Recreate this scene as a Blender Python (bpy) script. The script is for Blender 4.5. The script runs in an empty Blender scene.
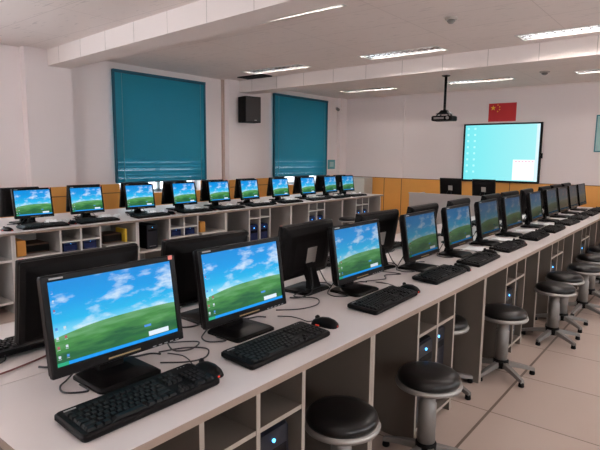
import bpy, bmesh, math, random
from mathutils import Vector, Matrix
random.seed(7)
S = bpy.context.scene
COL = S.collection
R = math.radians

# ------------------------------------------------------------------ camera
cam_d = bpy.data.cameras.new('camera')
cam_d.sensor_width = 36.0
cam_d.lens = 36.0 * 515.0 / 600.0
cam_d.clip_start = 0.02
cam = bpy.data.objects.new('camera', cam_d)
COL.objects.link(cam)
AX = ((0.62719085, 0.09752968, -0.77273514),
      (-0.77879826, 0.09157686, -0.62055374),
      (0.01024225, 0.99101041, 0.13339211))
M4 = Matrix(AX).to_4x4()
M4.translation = Vector((0, 0, 1.45))
cam.matrix_world = M4
S.camera = cam

# ------------------------------------------------------------------ world, exposure, large lights
S.view_settings.view_transform = 'Standard'
S.view_settings.look = 'None'
S.view_settings.exposure = 0.32
S.view_settings.gamma = 1.0
S.view_settings.use_curve_mapping = False
w = bpy.data.worlds.new('daylight')
S.world = w
w.use_nodes = True
wn = w.node_tree
bg = wn.nodes['Background']
bg.inputs['Color'].default_value = (0.80, 0.92, 1.0, 1)
bg.inputs['Strength'].default_value = 3.0


def area(name, loc, size, sy, power, color, direction):
    d = bpy.data.lights.new(name, 'AREA')
    d.shape = 'RECTANGLE'
    d.size, d.size_y = size, sy
    d.energy = power
    d.color = color
    o = bpy.data.objects.new(name, d)
    o.location = loc
    o.rotation_euler = Vector(direction).to_track_quat('-Z', 'Z').to_euler()
    COL.objects.link(o)
    return o


# fill lamps added as daylight at assumed windows opposite the blinds and behind the camera
ASSUMED_SIDE_WINDOWS = [(-1.6, 0.9), (2.0, 4.4), (5.6, 8.0)]
for a, b in ASSUMED_SIDE_WINDOWS:
    area('side_window_daylight', ((a + b) / 2, -2.72, 1.75), b - a, 1.6, 24, (1.0, 0.92, 0.90), (0, 1, 0.25))
area('rear_window_daylight', (-2.92, 3.6, 1.75), 3.4, 1.6, 85, (1.0, 0.94, 0.95), (1, 0, -0.05))
area('left_window_daylight', (0.4, 7.42, 1.75), 2.4, 1.6, 45, (0.80, 0.90, 1.0), (0, -1, -0.15))  # assumed window out of view, added to light ceiling and near desk


# ------------------------------------------------------------------ materials
def new_mat(name):
    m = bpy.data.materials.new(name)
    m.use_nodes = True
    return m, m.node_tree, m.node_tree.nodes['Principled BSDF']


def mat(name, col, rough=0.5, metal=0.0, emit=None, es=0.0, spec=None, noise=0.0, nscale=8.0, bump=0.0, bscale=200.0):
    m, t, p = new_mat(name)
    p.inputs['Base Color'].default_value = (*col, 1)
    p.inputs['Roughness'].default_value = rough
    p.inputs['Metallic'].default_value = metal
    if spec is not None:
        p.inputs['Specular IOR Level'].default_value = spec
    if emit:
        p.inputs['Emission Color'].default_value = (*emit, 1)
        p.inputs['Emission Strength'].default_value = es
    if noise or bump:
        tc = t.nodes.new('ShaderNodeTexCoord')
    if noise:
        n = t.nodes.new('ShaderNodeTexNoise')
        n.inputs['Scale'].default_value = nscale
        n.inputs['Detail'].default_value = 4
        t.links.new(tc.outputs['Object'], n.inputs['Vector'])
        mx = t.nodes.new('ShaderNodeMix'); mx.data_type = 'RGBA'
        mx.inputs['A'].default_value = (*[c * (1 - noise) for c in col], 1)
        mx.inputs['B'].default_value = (*[min(1, c * (1 + noise)) for c in col], 1)
        t.links.new(n.outputs['Fac'], mx.inputs['Factor'])
        t.links.new(mx.outputs['Result'], p.inputs['Base Color'])
    if bump:
        n2 = t.nodes.new('ShaderNodeTexNoise')
        n2.inputs['Scale'].default_value = bscale
        t.links.new(tc.outputs['Object'], n2.inputs['Vector'])
        b = t.nodes.new('ShaderNodeBump')
        b.inputs['Strength'].default_value = bump
        b.inputs['Distance'].default_value = 0.002
        t.links.new(n2.outputs['Fac'], b.inputs['Height'])
        t.links.new(b.outputs['Normal'], p.inputs['Normal'])
    return m


def grid_mat(name, col, line, tx, ty, ox, oy, lw, rough, var=0.05, heavy=None, heavy_w=0.008, fleck=0.0):
    """Rectangular tiles in world X/Y with thin joints; var gives each tile a slightly different tone."""
    m, t, p = new_mat(name)
    N = t.nodes; L = t.links
    geo = N.new('ShaderNodeNewGeometry')
    sep = N.new('ShaderNodeSeparateXYZ')
    L.new(geo.outputs['Position'], sep.inputs[0])

    def mth(op, a, b=None, c=None):
        n = N.new('ShaderNodeMath'); n.operation = op
        for i, v in enumerate((a, b, c)):
            if v is None:
                continue
            if isinstance(v, (int, float)):
                n.inputs[i].default_value = v
            else:
                L.new(v, n.inputs[i])
        return n.outputs[0]
    outs = []
    cells = []
    for ax, size, off in (('X', tx, ox), ('Y', ty, oy)):
        v = mth('DIVIDE', mth('SUBTRACT', sep.outputs[ax], off), size)
        fr = mth('FRACT', v)
        d = mth('MULTIPLY', mth('MINIMUM', fr, mth('SUBTRACT', 1.0, fr)), size)
        outs.append(mth('LESS_THAN', d, lw))
        cells.append(mth('FLOOR', v))
    joint = mth('MAXIMUM', outs[0], outs[1])
    if heavy is not None:
        d = mth('ABSOLUTE', mth('SUBTRACT', sep.outputs['Y'], heavy))
        joint = mth('MAXIMUM', joint, mth('LESS_THAN', d, heavy_w))
    cmb = N.new('ShaderNodeCombineXYZ')
    L.new(cells[0], cmb.inputs[0]); L.new(cells[1], cmb.inputs[1])
    wn_ = N.new('ShaderNodeTexWhiteNoise')
    L.new(cmb.outputs[0], wn_.inputs['Vector'])
    noi = N.new('ShaderNodeTexNoise'); noi.inputs['Scale'].default_value = 3.0; noi.inputs['Detail'].default_value = 5
    L.new(geo.outputs['Position'], noi.inputs['Vector'])
    f = mth('ADD', mth('MULTIPLY', wn_.outputs['Value'], 0.6), mth('MULTIPLY', noi.outputs['Fac'], 0.5))
    mx = N.new('ShaderNodeMix'); mx.data_type = 'RGBA'
    mx.inputs['A'].default_value = (*[c * (1 - var) for c in col], 1)
    mx.inputs['B'].default_value = (*[min(1, c * (1 + var)) for c in col], 1)
    L.new(f, mx.inputs['Factor'])
    last = mx.outputs['Result']
    if fleck:
        vo = N.new('ShaderNodeTexNoise'); vo.inputs['Scale'].default_value = 38.0; vo.inputs['Detail'].default_value = 2
        mp = N.new('ShaderNodeMapping'); mp.inputs['Scale'].default_value = (1, 0.12, 1); mp.inputs['Rotation'].default_value = (0, 0, 0.9)
        L.new(geo.outputs['Position'], mp.inputs[0]); L.new(mp.outputs[0], vo.inputs['Vector'])
        fm = N.new('ShaderNodeMix'); fm.data_type = 'RGBA'
        L.new(mth('MULTIPLY', mth('GREATER_THAN', vo.outputs['Fac'], 0.66), fleck), fm.inputs['Factor'])
        L.new(last, fm.inputs['A'])
        fm.inputs['B'].default_value = (*[c * 0.55 for c in col], 1)
        last = fm.outputs['Result']
    jm = N.new('ShaderNodeMix'); jm.data_type = 'RGBA'
    L.new(joint, jm.inputs['Factor']); L.new(last, jm.inputs['A'])
    jm.inputs['B'].default_value = (*line, 1)
    L.new(jm.outputs['Result'], p.inputs['Base Color'])
    p.inputs['Roughness'].default_value = rough
    return m


M = {}
M['wall'] = mat('painted_wall', (0.84, 0.735, 0.715), 0.75, noise=0.02, nscale=1.2)
M['beam'] = mat('painted_beam', (0.82, 0.72, 0.68), 0.7, noise=0.02, nscale=2.0)
M['ceiling'] = grid_mat('ceiling_tiles', (0.84, 0.74, 0.70), (0.64, 0.55, 0.52), 0.6, 1.2, 0.15, 0.2, 0.003, 0.8, 0.02, fleck=0.35)
M['floor'] = grid_mat('floor_tiles', (0.44, 0.335, 0.28), (0.13, 0.085, 0.06), 0.625, 0.625, 0.375, 0.275, 0.0035, 0.38, 0.06, heavy=0.895, heavy_w=0.007)
M['laminate'] = mat('desk_laminate', (0.68, 0.61, 0.59), 0.36, noise=0.02, nscale=6)
M['edge'] = mat('desk_edge_band', (0.30, 0.22, 0.175), 0.5)
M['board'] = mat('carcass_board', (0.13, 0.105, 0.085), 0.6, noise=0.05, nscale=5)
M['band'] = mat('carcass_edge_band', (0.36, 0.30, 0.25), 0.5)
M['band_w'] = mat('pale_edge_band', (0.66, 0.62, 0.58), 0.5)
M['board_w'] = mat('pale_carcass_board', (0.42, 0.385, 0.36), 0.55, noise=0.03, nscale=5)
M['black'] = mat('black_plastic', (0.005, 0.004, 0.004), 0.5, spec=0.12, bump=0.15, bscale=600)
M['black_gloss'] = mat('glossy_black_plastic', (0.005, 0.004, 0.004), 0.34, spec=0.12)
M['key'] = mat('keycap_plastic', (0.008, 0.007, 0.007), 0.42, spec=0.2)
M['grey_mark'] = mat('grey_print', (0.35, 0.34, 0.33), 0.5)
M['gold_mark'] = mat('gold_print', (0.30, 0.20, 0.08), 0.5)
M['cable'] = mat('black_cable', (0.014, 0.012, 0.014), 0.45)
M['red_cable'] = mat('dark_red_cable', (0.16, 0.035, 0.03), 0.5)
M['led_blue'] = mat('blue_power_light', (0.05, 0.3, 1), 0.4, emit=(0.08, 0.42, 1.0), es=4.0)
M['led_red'] = mat('red_mouse_glow', (0.5, 0.02, 0.01), 0.3, emit=(1.0, 0.05, 0.02), es=0.35)
M['vinyl'] = mat('black_vinyl', (0.008, 0.007, 0.007), 0.28, spec=0.35, bump=0.25, bscale=120)
M['steel'] = mat('dull_steel', (0.36, 0.34, 0.32), 0.42, 0.75)
M['grey_paint'] = mat('grey_painted_metal', (0.22, 0.20, 0.185), 0.45, 0.3)
M['blind'] = mat('teal_blind', (0.010, 0.25, 0.34), 0.55)
bt = M['blind'].node_tree
tr = bt.nodes.new('ShaderNodeBsdfTranslucent'); tr.inputs[0].default_value = (0.02, 0.42, 0.56, 1)
ms = bt.nodes.new('ShaderNodeMixShader'); ms.inputs[0].default_value = 0.22
bt.links.new(bt.nodes['Principled BSDF'].outputs[0], ms.inputs[1]); bt.links.new(tr.outputs[0], ms.inputs[2])
bt.links.new(ms.outputs[0], bt.nodes['Material Output'].inputs['Surface'])
M['blind_edge'] = mat('dark_teal_edge', (0.008, 0.10, 0.15), 0.6)
M['cord'] = mat('pale_cord', (0.16, 0.42, 0.48), 0.6)
M['dado'] = mat('orange_wood_panel', (0.80, 0.36, 0.075), 0.42, noise=0.10, nscale=2.5)
M['dado_line'] = mat('dark_panel_joint', (0.24, 0.10, 0.03), 0.6)
M['window_frame'] = mat('white_window_frame', (0.7, 0.7, 0.7), 0.4)
M['paper'] = mat('white_paper', (0.93, 0.93, 0.93), 0.7)
M['sticker'] = mat('grey_white_sticker', (0.42, 0.38, 0.35), 0.6)
M['pink'] = mat('pink_sticker', (0.75, 0.20, 0.16), 0.5)
M['red'] = mat('flag_red', (0.50, 0.012, 0.015), 0.6)
M['yellow'] = mat('flag_yellow', (0.85, 0.55, 0.04), 0.6)
M['orange_card'] = mat('orange_card', (0.75, 0.33, 0.06), 0.6)
M['brown_card'] = mat('brown_card', (0.10, 0.045, 0.02), 0.6)
M['dark_navy'] = mat('dark_front_plastic', (0.008, 0.009, 0.016), 0.4)
M['navy'] = mat('navy_plastic', (0.006, 0.016, 0.09), 0.3)  # blue glow of the power lights painted into the front panel colour
M['poster'] = mat('pale_teal_poster', (0.36, 0.56, 0.56), 0.6, noise=0.12, nscale=9)
M['notice'] = mat('teal_notice', (0.10, 0.36, 0.38), 0.5)
M['grey_panel'] = mat('grey_desk_panel', (0.50, 0.455, 0.44), 0.5, noise=0.02, nscale=3)
M['lamp_housing'] = mat('lamp_housing', (0.62, 0.60, 0.58), 0.35, 0.2)
M['tray'] = mat('lamp_tray', (0.10, 0.10, 0.10), 0.5)
M['louver'] = mat('lamp_louver', (0.50, 0.49, 0.48), 0.12, 1.0)
M['tube'] = mat('fluorescent_tube', (1, 1, 1), 0.4, emit=(1.0, 0.93, 0.88), es=88.0)
M['tube_near'] = mat('fluorescent_tube_idle', (0.9, 0.9, 0.9), 0.4, emit=(1.0, 0.93, 0.88), es=22.0)  # near lamps out of view; weak glow added to brighten the near desk
M['vent'] = mat('dark_grille', (0.035, 0.03, 0.03), 0.6)
M['detector'] = mat('detector_plastic', (0.45, 0.40, 0.37), 0.5)
M['lens'] = mat('projector_lens', (0.02, 0.03, 0.05), 0.08)
M['cabinet_w'] = mat('pale_grey_cabinet', (0.55, 0.53, 0.48), 0.5)
M['teal_frame'] = mat('teal_rim', (0.04, 0.2, 0.24), 0.5)


def emis(name, col, s):
    m = bpy.data.materials.new(name); m.use_nodes = True
    t = m.node_tree; t.nodes.clear()
    e = t.nodes.new('ShaderNodeEmission'); e.inputs[0].default_value = (*col, 1); e.inputs[1].default_value = s
    o = t.nodes.new('ShaderNodeOutputMaterial'); t.links.new(e.outputs[0], o.inputs[0])
    return m


def screen_mat(name, strength, tint=(1, 1, 1), wash=0.0):
    """Lit monitor picture: blue sky with soft clouds over a rolling green field."""
    m = bpy.data.materials.new(name); m.use_nodes = True
    t = m.node_tree; N = t.nodes; L = t.links; N.clear()
    uv = N.new('ShaderNodeUVMap'); uv.uv_map = 'UVMap'
    sep = N.new('ShaderNodeSeparateXYZ'); L.new(uv.outputs[0], sep.inputs[0])

    def mth(op, a, b=None):
        n = N.new('ShaderNodeMath'); n.operation = op
        for i, v in enumerate((a, b)):
            if v is None:
                continue
            if isinstance(v, (int, float)):
                n.inputs[i].default_value = v
            else:
                L.new(v, n.inputs[i])
        return n.outputs[0]

    def ramp(fac, stops):
        r = N.new('ShaderNodeValToRGB'); L.new(fac, r.inputs[0])
        el = r.color_ramp.elements
        el[0].position = stops[0][0]; el[0].color = (*stops[0][1], 1)
        el[1].position = stops[-1][0]; el[1].color = (*stops[-1][1], 1)
        for p_, c in stops[1:-1]:
            e = el.new(p_); e.color = (*c, 1)
        return r.outputs[0]

    def mix(f, a, b):
        n = N.new('ShaderNodeMix'); n.data_type = 'RGBA'
        L.new(f, n.inputs['Factor'])
        for s, v in (('A', a), ('B', b)):
            if isinstance(v, tuple):
                n.inputs[s].default_value = (*v, 1)
            else:
                L.new(v, n.inputs[s])
        return n.outputs['Result']
    U, V = sep.outputs[0], sep.outputs[1]
    sky = ramp(V, [(0.34, (0.30, 0.76, 0.92)), (0.52, (0.012, 0.46, 0.84)), (0.75, (0.0, 0.32, 0.80)), (1.0, (0.0, 0.25, 0.72))])
    mp = N.new('ShaderNodeMapping'); mp.inputs['Scale'].default_value = (2.6, 4.2, 1); mp.inputs['Location'].default_value = (0.35, 0.6, 0.4)
    L.new(uv.outputs[0], mp.inputs[0])
    cl = N.new('ShaderNodeTexNoise'); cl.inputs['Scale'].default_value = 1.35; cl.inputs['Detail'].default_value = 5; cl.inputs['Roughness'].default_value = 0.58
    L.new(mp.outputs[0], cl.inputs['Vector'])
    # clouds gather towards the right and towards the skyline
    lean = mth('ADD', cl.outputs['Fac'], mth('MULTIPLY', mth('SUBTRACT', U, 0.55), 0.10))
    cf = ramp(lean, [(0.51, (0, 0, 0)), (0.60, (0.42, 0.42, 0.42)), (0.72, (0.95, 0.95, 0.95))])
    sky = mix(cf, sky, (0.80, 0.90, 0.97))
    # rolling field edge
    hill = mth('ADD', 0.40, mth('MULTIPLY', mth('SINE', mth('ADD', mth('MULTIPLY', U, 2.3), 0.0)), 0.10))
    hill = mth('ADD', hill, mth('MULTIPLY', mth('SINE', mth('MULTIPLY', U, 7.0)), 0.008))
    hill = mth('SUBTRACT', hill, 0.06)
    isf = mth('LESS_THAN', V, hill)
    gm = N.new('ShaderNodeMapping'); gm.inputs['Scale'].default_value = (2.2, 8.0, 1); gm.inputs['Rotation'].default_value = (0, 0, 0.12)
    L.new(uv.outputs[0], gm.inputs[0])
    gn = N.new('ShaderNodeTexNoise'); gn.inputs['Scale'].default_value = 1.6; gn.inputs['Detail'].default_value = 4
    L.new(gm.outputs[0], gn.inputs['Vector'])
    depth = mth('SUBTRACT', hill, V)
    g = ramp(mth('ADD', mth('MULTIPLY', depth, 1.5), mth('MULTIPLY', mth('SUBTRACT', gn.outputs['Fac'], 0.5), 0.9)),
             [(0.0, (0.13, 0.36, 0.15)), (0.18, (0.06, 0.26, 0.06)), (0.42, (0.012, 0.11, 0.04)), (0.75, (0.03, 0.20, 0.04))])
    col = mix(isf, sky, g)
    tint_n = N.new('ShaderNodeMix'); tint_n.data_type = 'RGBA'; tint_n.blend_type = 'MULTIPLY'
    tint_n.inputs['Factor'].default_value = 1.0
    L.new(col, tint_n.inputs['A']); tint_n.inputs['B'].default_value = (*tint, 1)
    wsh = N.new('ShaderNodeMix'); wsh.data_type = 'RGBA'
    wsh.inputs['Factor'].default_value = wash
    L.new(tint_n.outputs['Result'], wsh.inputs['A']); wsh.inputs['B'].default_value = (0.30, 0.22, 0.18, 1)
    p = N.new('ShaderNodeBsdfPrincipled')
    p.inputs['Base Color'].default_value = (0.006, 0.006, 0.007, 1)
    p.inputs['Roughness'].default_value = 0.42
    p.inputs['Specular IOR Level'].default_value = 0.15
    L.new(wsh.outputs['Result'], p.inputs['Emission Color'])
    p.inputs['Emission Strength'].default_value = strength
    o = N.new('ShaderNodeOutputMaterial'); L.new(p.outputs[0], o.inputs[0])
    return m


SCR = {  # soft to brown kinds carry slanting-view dimming and colour shift in their emission
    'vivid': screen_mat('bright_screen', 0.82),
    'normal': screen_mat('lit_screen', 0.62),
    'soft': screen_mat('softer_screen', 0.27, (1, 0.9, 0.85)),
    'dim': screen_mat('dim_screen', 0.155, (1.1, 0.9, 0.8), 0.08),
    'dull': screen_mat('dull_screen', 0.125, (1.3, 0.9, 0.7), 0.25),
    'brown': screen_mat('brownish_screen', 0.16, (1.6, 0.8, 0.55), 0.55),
}
M['icon_a'] = emis('icon_white', (0.75, 0.85, 0.95), 0.7)
M['icon_b'] = emis('icon_blue', (0.10, 0.35, 0.9), 0.7)
M['icon_c'] = emis('icon_red', (0.6, 0.15, 0.2), 0.6)
M['task'] = emis('taskbar_blue', (0.02, 0.30, 0.80), 0.9)
M['task_g'] = emis('start_green', (0.04, 0.42, 0.22), 0.8)
M['popup'] = emis('popup_white', (0.75, 0.85, 0.95), 0.85)


# ------------------------------------------------------------------ mesh helpers
class MB:
    """Collects shapes in one bmesh and links them as ONE mesh object."""
    def __init__(self):
        self.bm = bmesh.new()
        self.bm.loops.layers.uv.new('UVMap')
        self.mats = []
        self.cur = 0
        self.smooth = False

    def use(self, m):
        if m not in self.mats:
            self.mats.append(m)
        self.cur = self.mats.index(m)
        return self

    def _fin(self, faces):
        for f in faces:
            f.material_index = self.cur
            f.smooth = self.smooth

    def box(self, x0, x1, y0, y1, z0, z1, bev=0.0, mtx=None, seg=2):
        res = bmesh.ops.create_cube(self.bm, size=1.0)
        vs = res['verts']
        for v in vs:
            v.co = Vector((x0 + (v.co.x + .5) * (x1 - x0), y0 + (v.co.y + .5) * (y1 - y0), z0 + (v.co.z + .5) * (z1 - z0)))
        if bev > 0:
            es = {e for v in vs for e in v.link_edges}
            r = bmesh.ops.bevel(self.bm, geom=list(es), offset=bev, segments=seg, profile=0.5, affect='EDGES')
            vs = list({v for f in r['faces'] for v in f.verts} | {v for v in vs if v.is_valid})
        if mtx is not None:
            bmesh.ops.transform(self.bm, matrix=mtx, verts=vs)
        self._fin({f for v in vs for f in v.link_faces})
        return vs

    def tube(self, pts, r, n=8, cap=True):
        pts = [Vector(p) for p in pts]
        rings = []
        prev = None
        for i, p in enumerate(pts):
            if i == 0:
                d = pts[1] - p
            elif i == len(pts) - 1:
                d = p - pts[i - 1]
            else:
                d = pts[i + 1] - pts[i - 1]
            d.normalize()
            if prev is None:
                a = d.orthogonal().normalized()
            else:
                a = (prev - d * prev.dot(d)).normalized()
            prev = a
            b = d.cross(a)
            rr = r[i] if isinstance(r, (list, tuple)) else r
            rings.append([self.bm.verts.new(p + (a * math.cos(2 * math.pi * k / n) + b * math.sin(2 * math.pi * k / n)) * rr) for k in range(n)])
        fs = []
        for i in range(len(rings) - 1):
            for k in range(n):
                fs.append(self.bm.faces.new((rings[i][k], rings[i][(k + 1) % n], rings[i + 1][(k + 1) % n], rings[i + 1][k])))
        if cap:
            fs.append(self.bm.faces.new(rings[0][::-1])); fs.append(self.bm.faces.new(rings[-1]))
        sm = self.smooth; self.smooth = True; self._fin(fs); self.smooth = sm

    def lathe(self, prof, n=32, c=(0, 0, 0), sx=1.0, sy=1.0):
        rings = []
        for r, z in prof:
            rings.append([self.bm.verts.new((c[0] + r * sx * math.cos(2 * math.pi * k / n), c[1] + r * sy * math.sin(2 * math.pi * k / n), c[2] + z)) for k in range(n)])
        fs = []
        for i in range(len(rings) - 1):
            for k in range(n):
                fs.append(self.bm.faces.new((rings[i][k], rings[i][(k + 1) % n], rings[i + 1][(k + 1) % n], rings[i + 1][k])))
        fs.append(self.bm.faces.new(rings[0][::-1])); fs.append(self.bm.faces.new(rings[-1]))
        sm = self.smooth; self.smooth = True; self._fin(fs); self.smooth = sm

    def hull_rings(self, rings, cap=True, smooth=False):
        """loft between equal-length point rings"""
        R_ = [[self.bm.verts.new(p) for p in ring] for ring in rings]
        n = len(R_[0]); fs = []
        for i in range(len(R_) - 1):
            for k in range(n):
                fs.append(self.bm.faces.new((R_[i][k], R_[i][(k + 1) % n], R_[i + 1][(k + 1) % n], R_[i + 1][k])))
        if cap:
            fs.append(self.bm.faces.new(R_[0][::-1])); fs.append(self.bm.faces.new(R_[-1]))
        sm = self.smooth; self.smooth = smooth; self._fin(fs); self.smooth = sm

    def quad(self, pts):
        vs = [self.bm.verts.new(p) for p in pts]
        f = self.bm.faces.new(vs)
        uvl = self.bm.loops.layers.uv['UVMap']
        for l, u in zip(f.loops, ((0, 0), (1, 0), (1, 1), (0, 1))):
            l[uvl].uv = u
        self._fin([f])

    def build(self, name, parent=None, loc=None, mtx=None):
        bmesh.ops.recalc_face_normals(self.bm, faces=self.bm.faces[:])
        me = bpy.data.meshes.new(name)
        if mtx is not None:
            self.bm.transform(mtx)
        self.bm.to_mesh(me); self.bm.free()
        for m in self.mats:
            me.materials.append(m)
        o = bpy.data.objects.new(name, me)
        COL.objects.link(o)
        if parent:
            o.parent = parent
        if loc:
            o.location = loc
        return o


def rr_ring(w, d, z, r, n=5, cx=0, cy=0):
    """rounded rectangle ring, in the XY plane"""
    pts = []
    for sx, sy, a0 in ((1, 1, 0), (-1, 1, 90), (-1, -1, 180), (1, -1, 270)):
        for k in range(n + 1):
            a = R(a0 + 90 * k / n)
            pts.append((cx + sx * (w / 2 - r) + r * math.cos(a), cy + sy * (d / 2 - r) + r * math.sin(a), z))
    return pts


def rr_ring_xz(w, h, y, r, cx=0, cz=0, n=4):
    return [(p[0], y, p[1]) for p in rr_ring(w, h, 0, r, n, cx, cz)]


def empty(name, loc=(0, 0, 0), rz=0.0):
    o = bpy.data.objects.new(name, None)
    o.empty_display_size = 0.1
    o.location = loc; o.rotation_euler = (0, 0, rz)
    COL.objects.link(o)
    return o


def tag(o, label, cat, group=None, kind=None):
    if label: o['label'] = label
    if cat: o['category'] = cat
    if group: o['group'] = group
    if kind: o['kind'] = kind
    return o


def struct(o, label=None):
    o['kind'] = 'structure'
    if label: o['label'] = label
    return o


def copy_tree(o, parent=None):
    kids = list(o.children)
    c = o.copy()
    COL.objects.link(c)
    c.parent = parent
    for k in kids:
        copy_tree(k, c)
    return c


def box_obj(name, m, x0, x1, y0, y1, z0, z1, parent=None, bev=0.0):
    b = MB(); b.use(m); b.box(x0, x1, y0, y1, z0, z1, bev)
    return b.build(name, parent)


def curve_pts(ctrl, n=8):
    """Catmull-Rom through the control points"""
    c = [Vector(p) for p in ctrl]
    c = [c[0]] + c + [c[-1]]
    out = []
    for i in range(1, len(c) - 2):
        for k in range(n):
            t = k / n
            p0, p1, p2, p3 = c[i - 1], c[i], c[i + 1], c[i + 2]
            out.append(0.5 * ((2 * p1) + (-p0 + p2) * t + (2 * p0 - 5 * p1 + 4 * p2 - p3) * t * t + (-p0 + 3 * p1 - 3 * p2 + p3) * t ** 3))
    out.append(c[-2])
    return out


# ------------------------------------------------------------------ room shell
XF, YW, XB, YR, ZC = 10.7, 7.25, -2.8, -2.6, 2.82
struct(box_obj('floor', M['floor'], XB - .2, XF + .2, YR - .2, YW + .3, -0.12, 0.0))
LAMPS = {1.0: [(-.2, 1.0), (2.8, 4.0)], 3.95: [(-.2, 1.0), (2.8, 4.0)], 6.38: [(.75, 1.9), (2.85, 3.98), (5.07, 6.27)], 9.41: [(.75, 1.9), (2.90, 4.05), (5.2, 6.4)]}
LW = .15
b_ = MB(); b_.use(M['ceiling'])
px_ = XB - .2
for lx in sorted(LAMPS):
    b_.box(px_, lx - LW, YR - .2, YW + .3, ZC, ZC + .12)
    py_ = YR - .2
    for (q0, q1) in LAMPS[lx]:
        b_.box(lx - LW, lx + LW, py_, q0, ZC, ZC + .12); py_ = q1
    b_.box(lx - LW, lx + LW, py_, YW + .3, ZC, ZC + .12)
    px_ = lx + LW
b_.box(px_, XF + .2, YR - .2, YW + .3, ZC, ZC + .12)
struct(b_.build('ceiling'))


def wall_with_holes(name, axis, pos, thick, a0, a1, holes, m, extra=None):
    """holes: (a, b, z0, z1) along the wall"""
    b = MB(); b.use(m)

    def bx(u0, u1, z0, z1):
        if axis == 'Y':
            b.box(u0, u1, min(pos, pos + thick), max(pos, pos + thick), z0, z1)
        else:
            b.box(min(pos, pos + thick), max(pos, pos + thick), u0, u1, z0, z1)
    prev = a0
    for (h0, h1, z0, z1) in holes:
        bx(prev, h0, 0, ZC); bx(h0, h1, 0, z0); bx(h0, h1, z1, ZC); prev = h1
    bx(prev, a1, 0, ZC)
    return struct(b.build(name))


BL1, BL2 = (4.42, 6.22), (8.05, 9.92)
wall_with_holes('wall_left', 'Y', YW, 0.25, XB, XF, [(-.8, 1.6, 0.95, 2.55), (4.50, 6.14, 0.82, 2.62), (8.13, 9.84, 0.82, 2.62)], M['wall'])
wall_with_holes('wall_front', 'X', XF, 0.2, YR, YW, [], M['wall'])
wall_with_holes('wall_right', 'Y', YR, -0.2, XB, XF, [(a, b, 0.95, 2.55) for a, b in ASSUMED_SIDE_WINDOWS], M['wall'])
wall_with_holes('wall_back', 'X', XB, -0.2, YR, YW, [(1.9, 5.3, 0.95, 2.55)], M['wall'])

# window frames with glass; the blinds hang in front
glass = mat('window_glass', (1, 1, 1), 0.0)
gt = glass.node_tree
gp = gt.nodes['Principled BSDF']; gp.inputs['Transmission Weight'].default_value = 1.0; gp.inputs['IOR'].default_value = 1.0
gp.inputs['Specular IOR Level'].default_value = 0.0


def window(n, axis, a, b, pos, z0, z1, muls):
    def bx(mb, u0, u1, d0, d1, q0, q1):
        if axis == 'Y':
            mb.box(u0, u1, pos + d0, pos + d1, q0, q1)
        else:
            mb.box(pos + d0, pos + d1, u0, u1, q0, q1)
    fr = MB(); fr.use(M['window_frame'])
    bx(fr, a, a + .05, -.03, .03, z0, z1); bx(fr, b - .05, b, -.03, .03, z0, z1)
    bx(fr, a, b, -.03, .03, z0, z0 + .05); bx(fr, a, b, -.03, .03, z1 - .05, z1)
    for k in range(1, muls):
        u = a + (b - a) * k / muls
        bx(fr, u - .03, u + .03, -.03, .03, z0, z1)
    o = struct(fr.build('window_%d' % n))
    g = MB(); g.use(glass); bx(g, a + .04, b - .04, -.004, .004, z0 + .04, z1 - .04)
    go = g.build('pane', o)
    return o


window(1, 'Y', 4.50, 6.14, YW + .14, .82, 2.62, 2)
window(2, 'Y', 8.13, 9.84, YW + .14, .82, 2.62, 2)
for i, (a, b) in enumerate(ASSUMED_SIDE_WINDOWS):
    window(3 + i, 'Y', a, b, YR - .06, .95, 2.55, 3)
window(7, 'Y', -.8, 1.6, YW + .14, .95, 2.55, 3)
window(6, 'X', 1.9, 5.3, XB - .06, .95, 2.55, 4)


# pilasters and beams
struct(box_obj('pilaster_1', M['wall'], 3.12, 3.74, YW - .14, YW, 0, ZC))
struct(box_obj('pilaster_2', M['wall'], 6.70, 7.42, YW - .16, YW, 0, ZC))
struct(box_obj('pilaster_3', M['wall'], 10.42, XF, YW - .10, YW, 0, ZC))
struct(box_obj('trim_9', M['wall'], XF - .022, XF, 5.60, YW, 0.0, ZC))


def beam(name, p0, p1, p2, p3, z0):
    """four plan corners, underside at z0"""
    b = MB(); b.use(M['beam'])
    b.hull_rings([[(p[0], p[1], z0) for p in (p0, p1, p2, p3)], [(p[0], p[1], ZC) for p in (p0, p1, p2, p3)]])
    return struct(b.build(name))


beam('beam_1', (3.43, YW), (3.74, YW), (3.12, YR), (2.78, YR), 2.61)
beam('beam_2', (6.98, YW), (7.34, YW), (6.95, YR), (6.62, YR), 2.61)
# thin joints of the panels cladding the beam faces
j = MB(); j.use(mat('beam_joint', (0.42, 0.35, 0.31), 0.7))
for k in range(14):
    y = 6.75 - k * 0.62
    tt = (YW - y) / (YW - YR)
    x1 = 3.43 - .65 * tt; x2 = 6.98 - .36 * tt
    j.box(x1 - .0015, x1 + .003, y - .002, y + .002, 2.612, ZC)
    j.box(x2 - .0015, x2 + .003, y - .003, y + .003, 2.612, ZC)
struct(j.build('trim_10'))
# painted cornice line at the front wall
struct(box_obj('trim_1', M['beam'], XF - .02, XF, YR, YW, ZC - .03, ZC))

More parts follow.
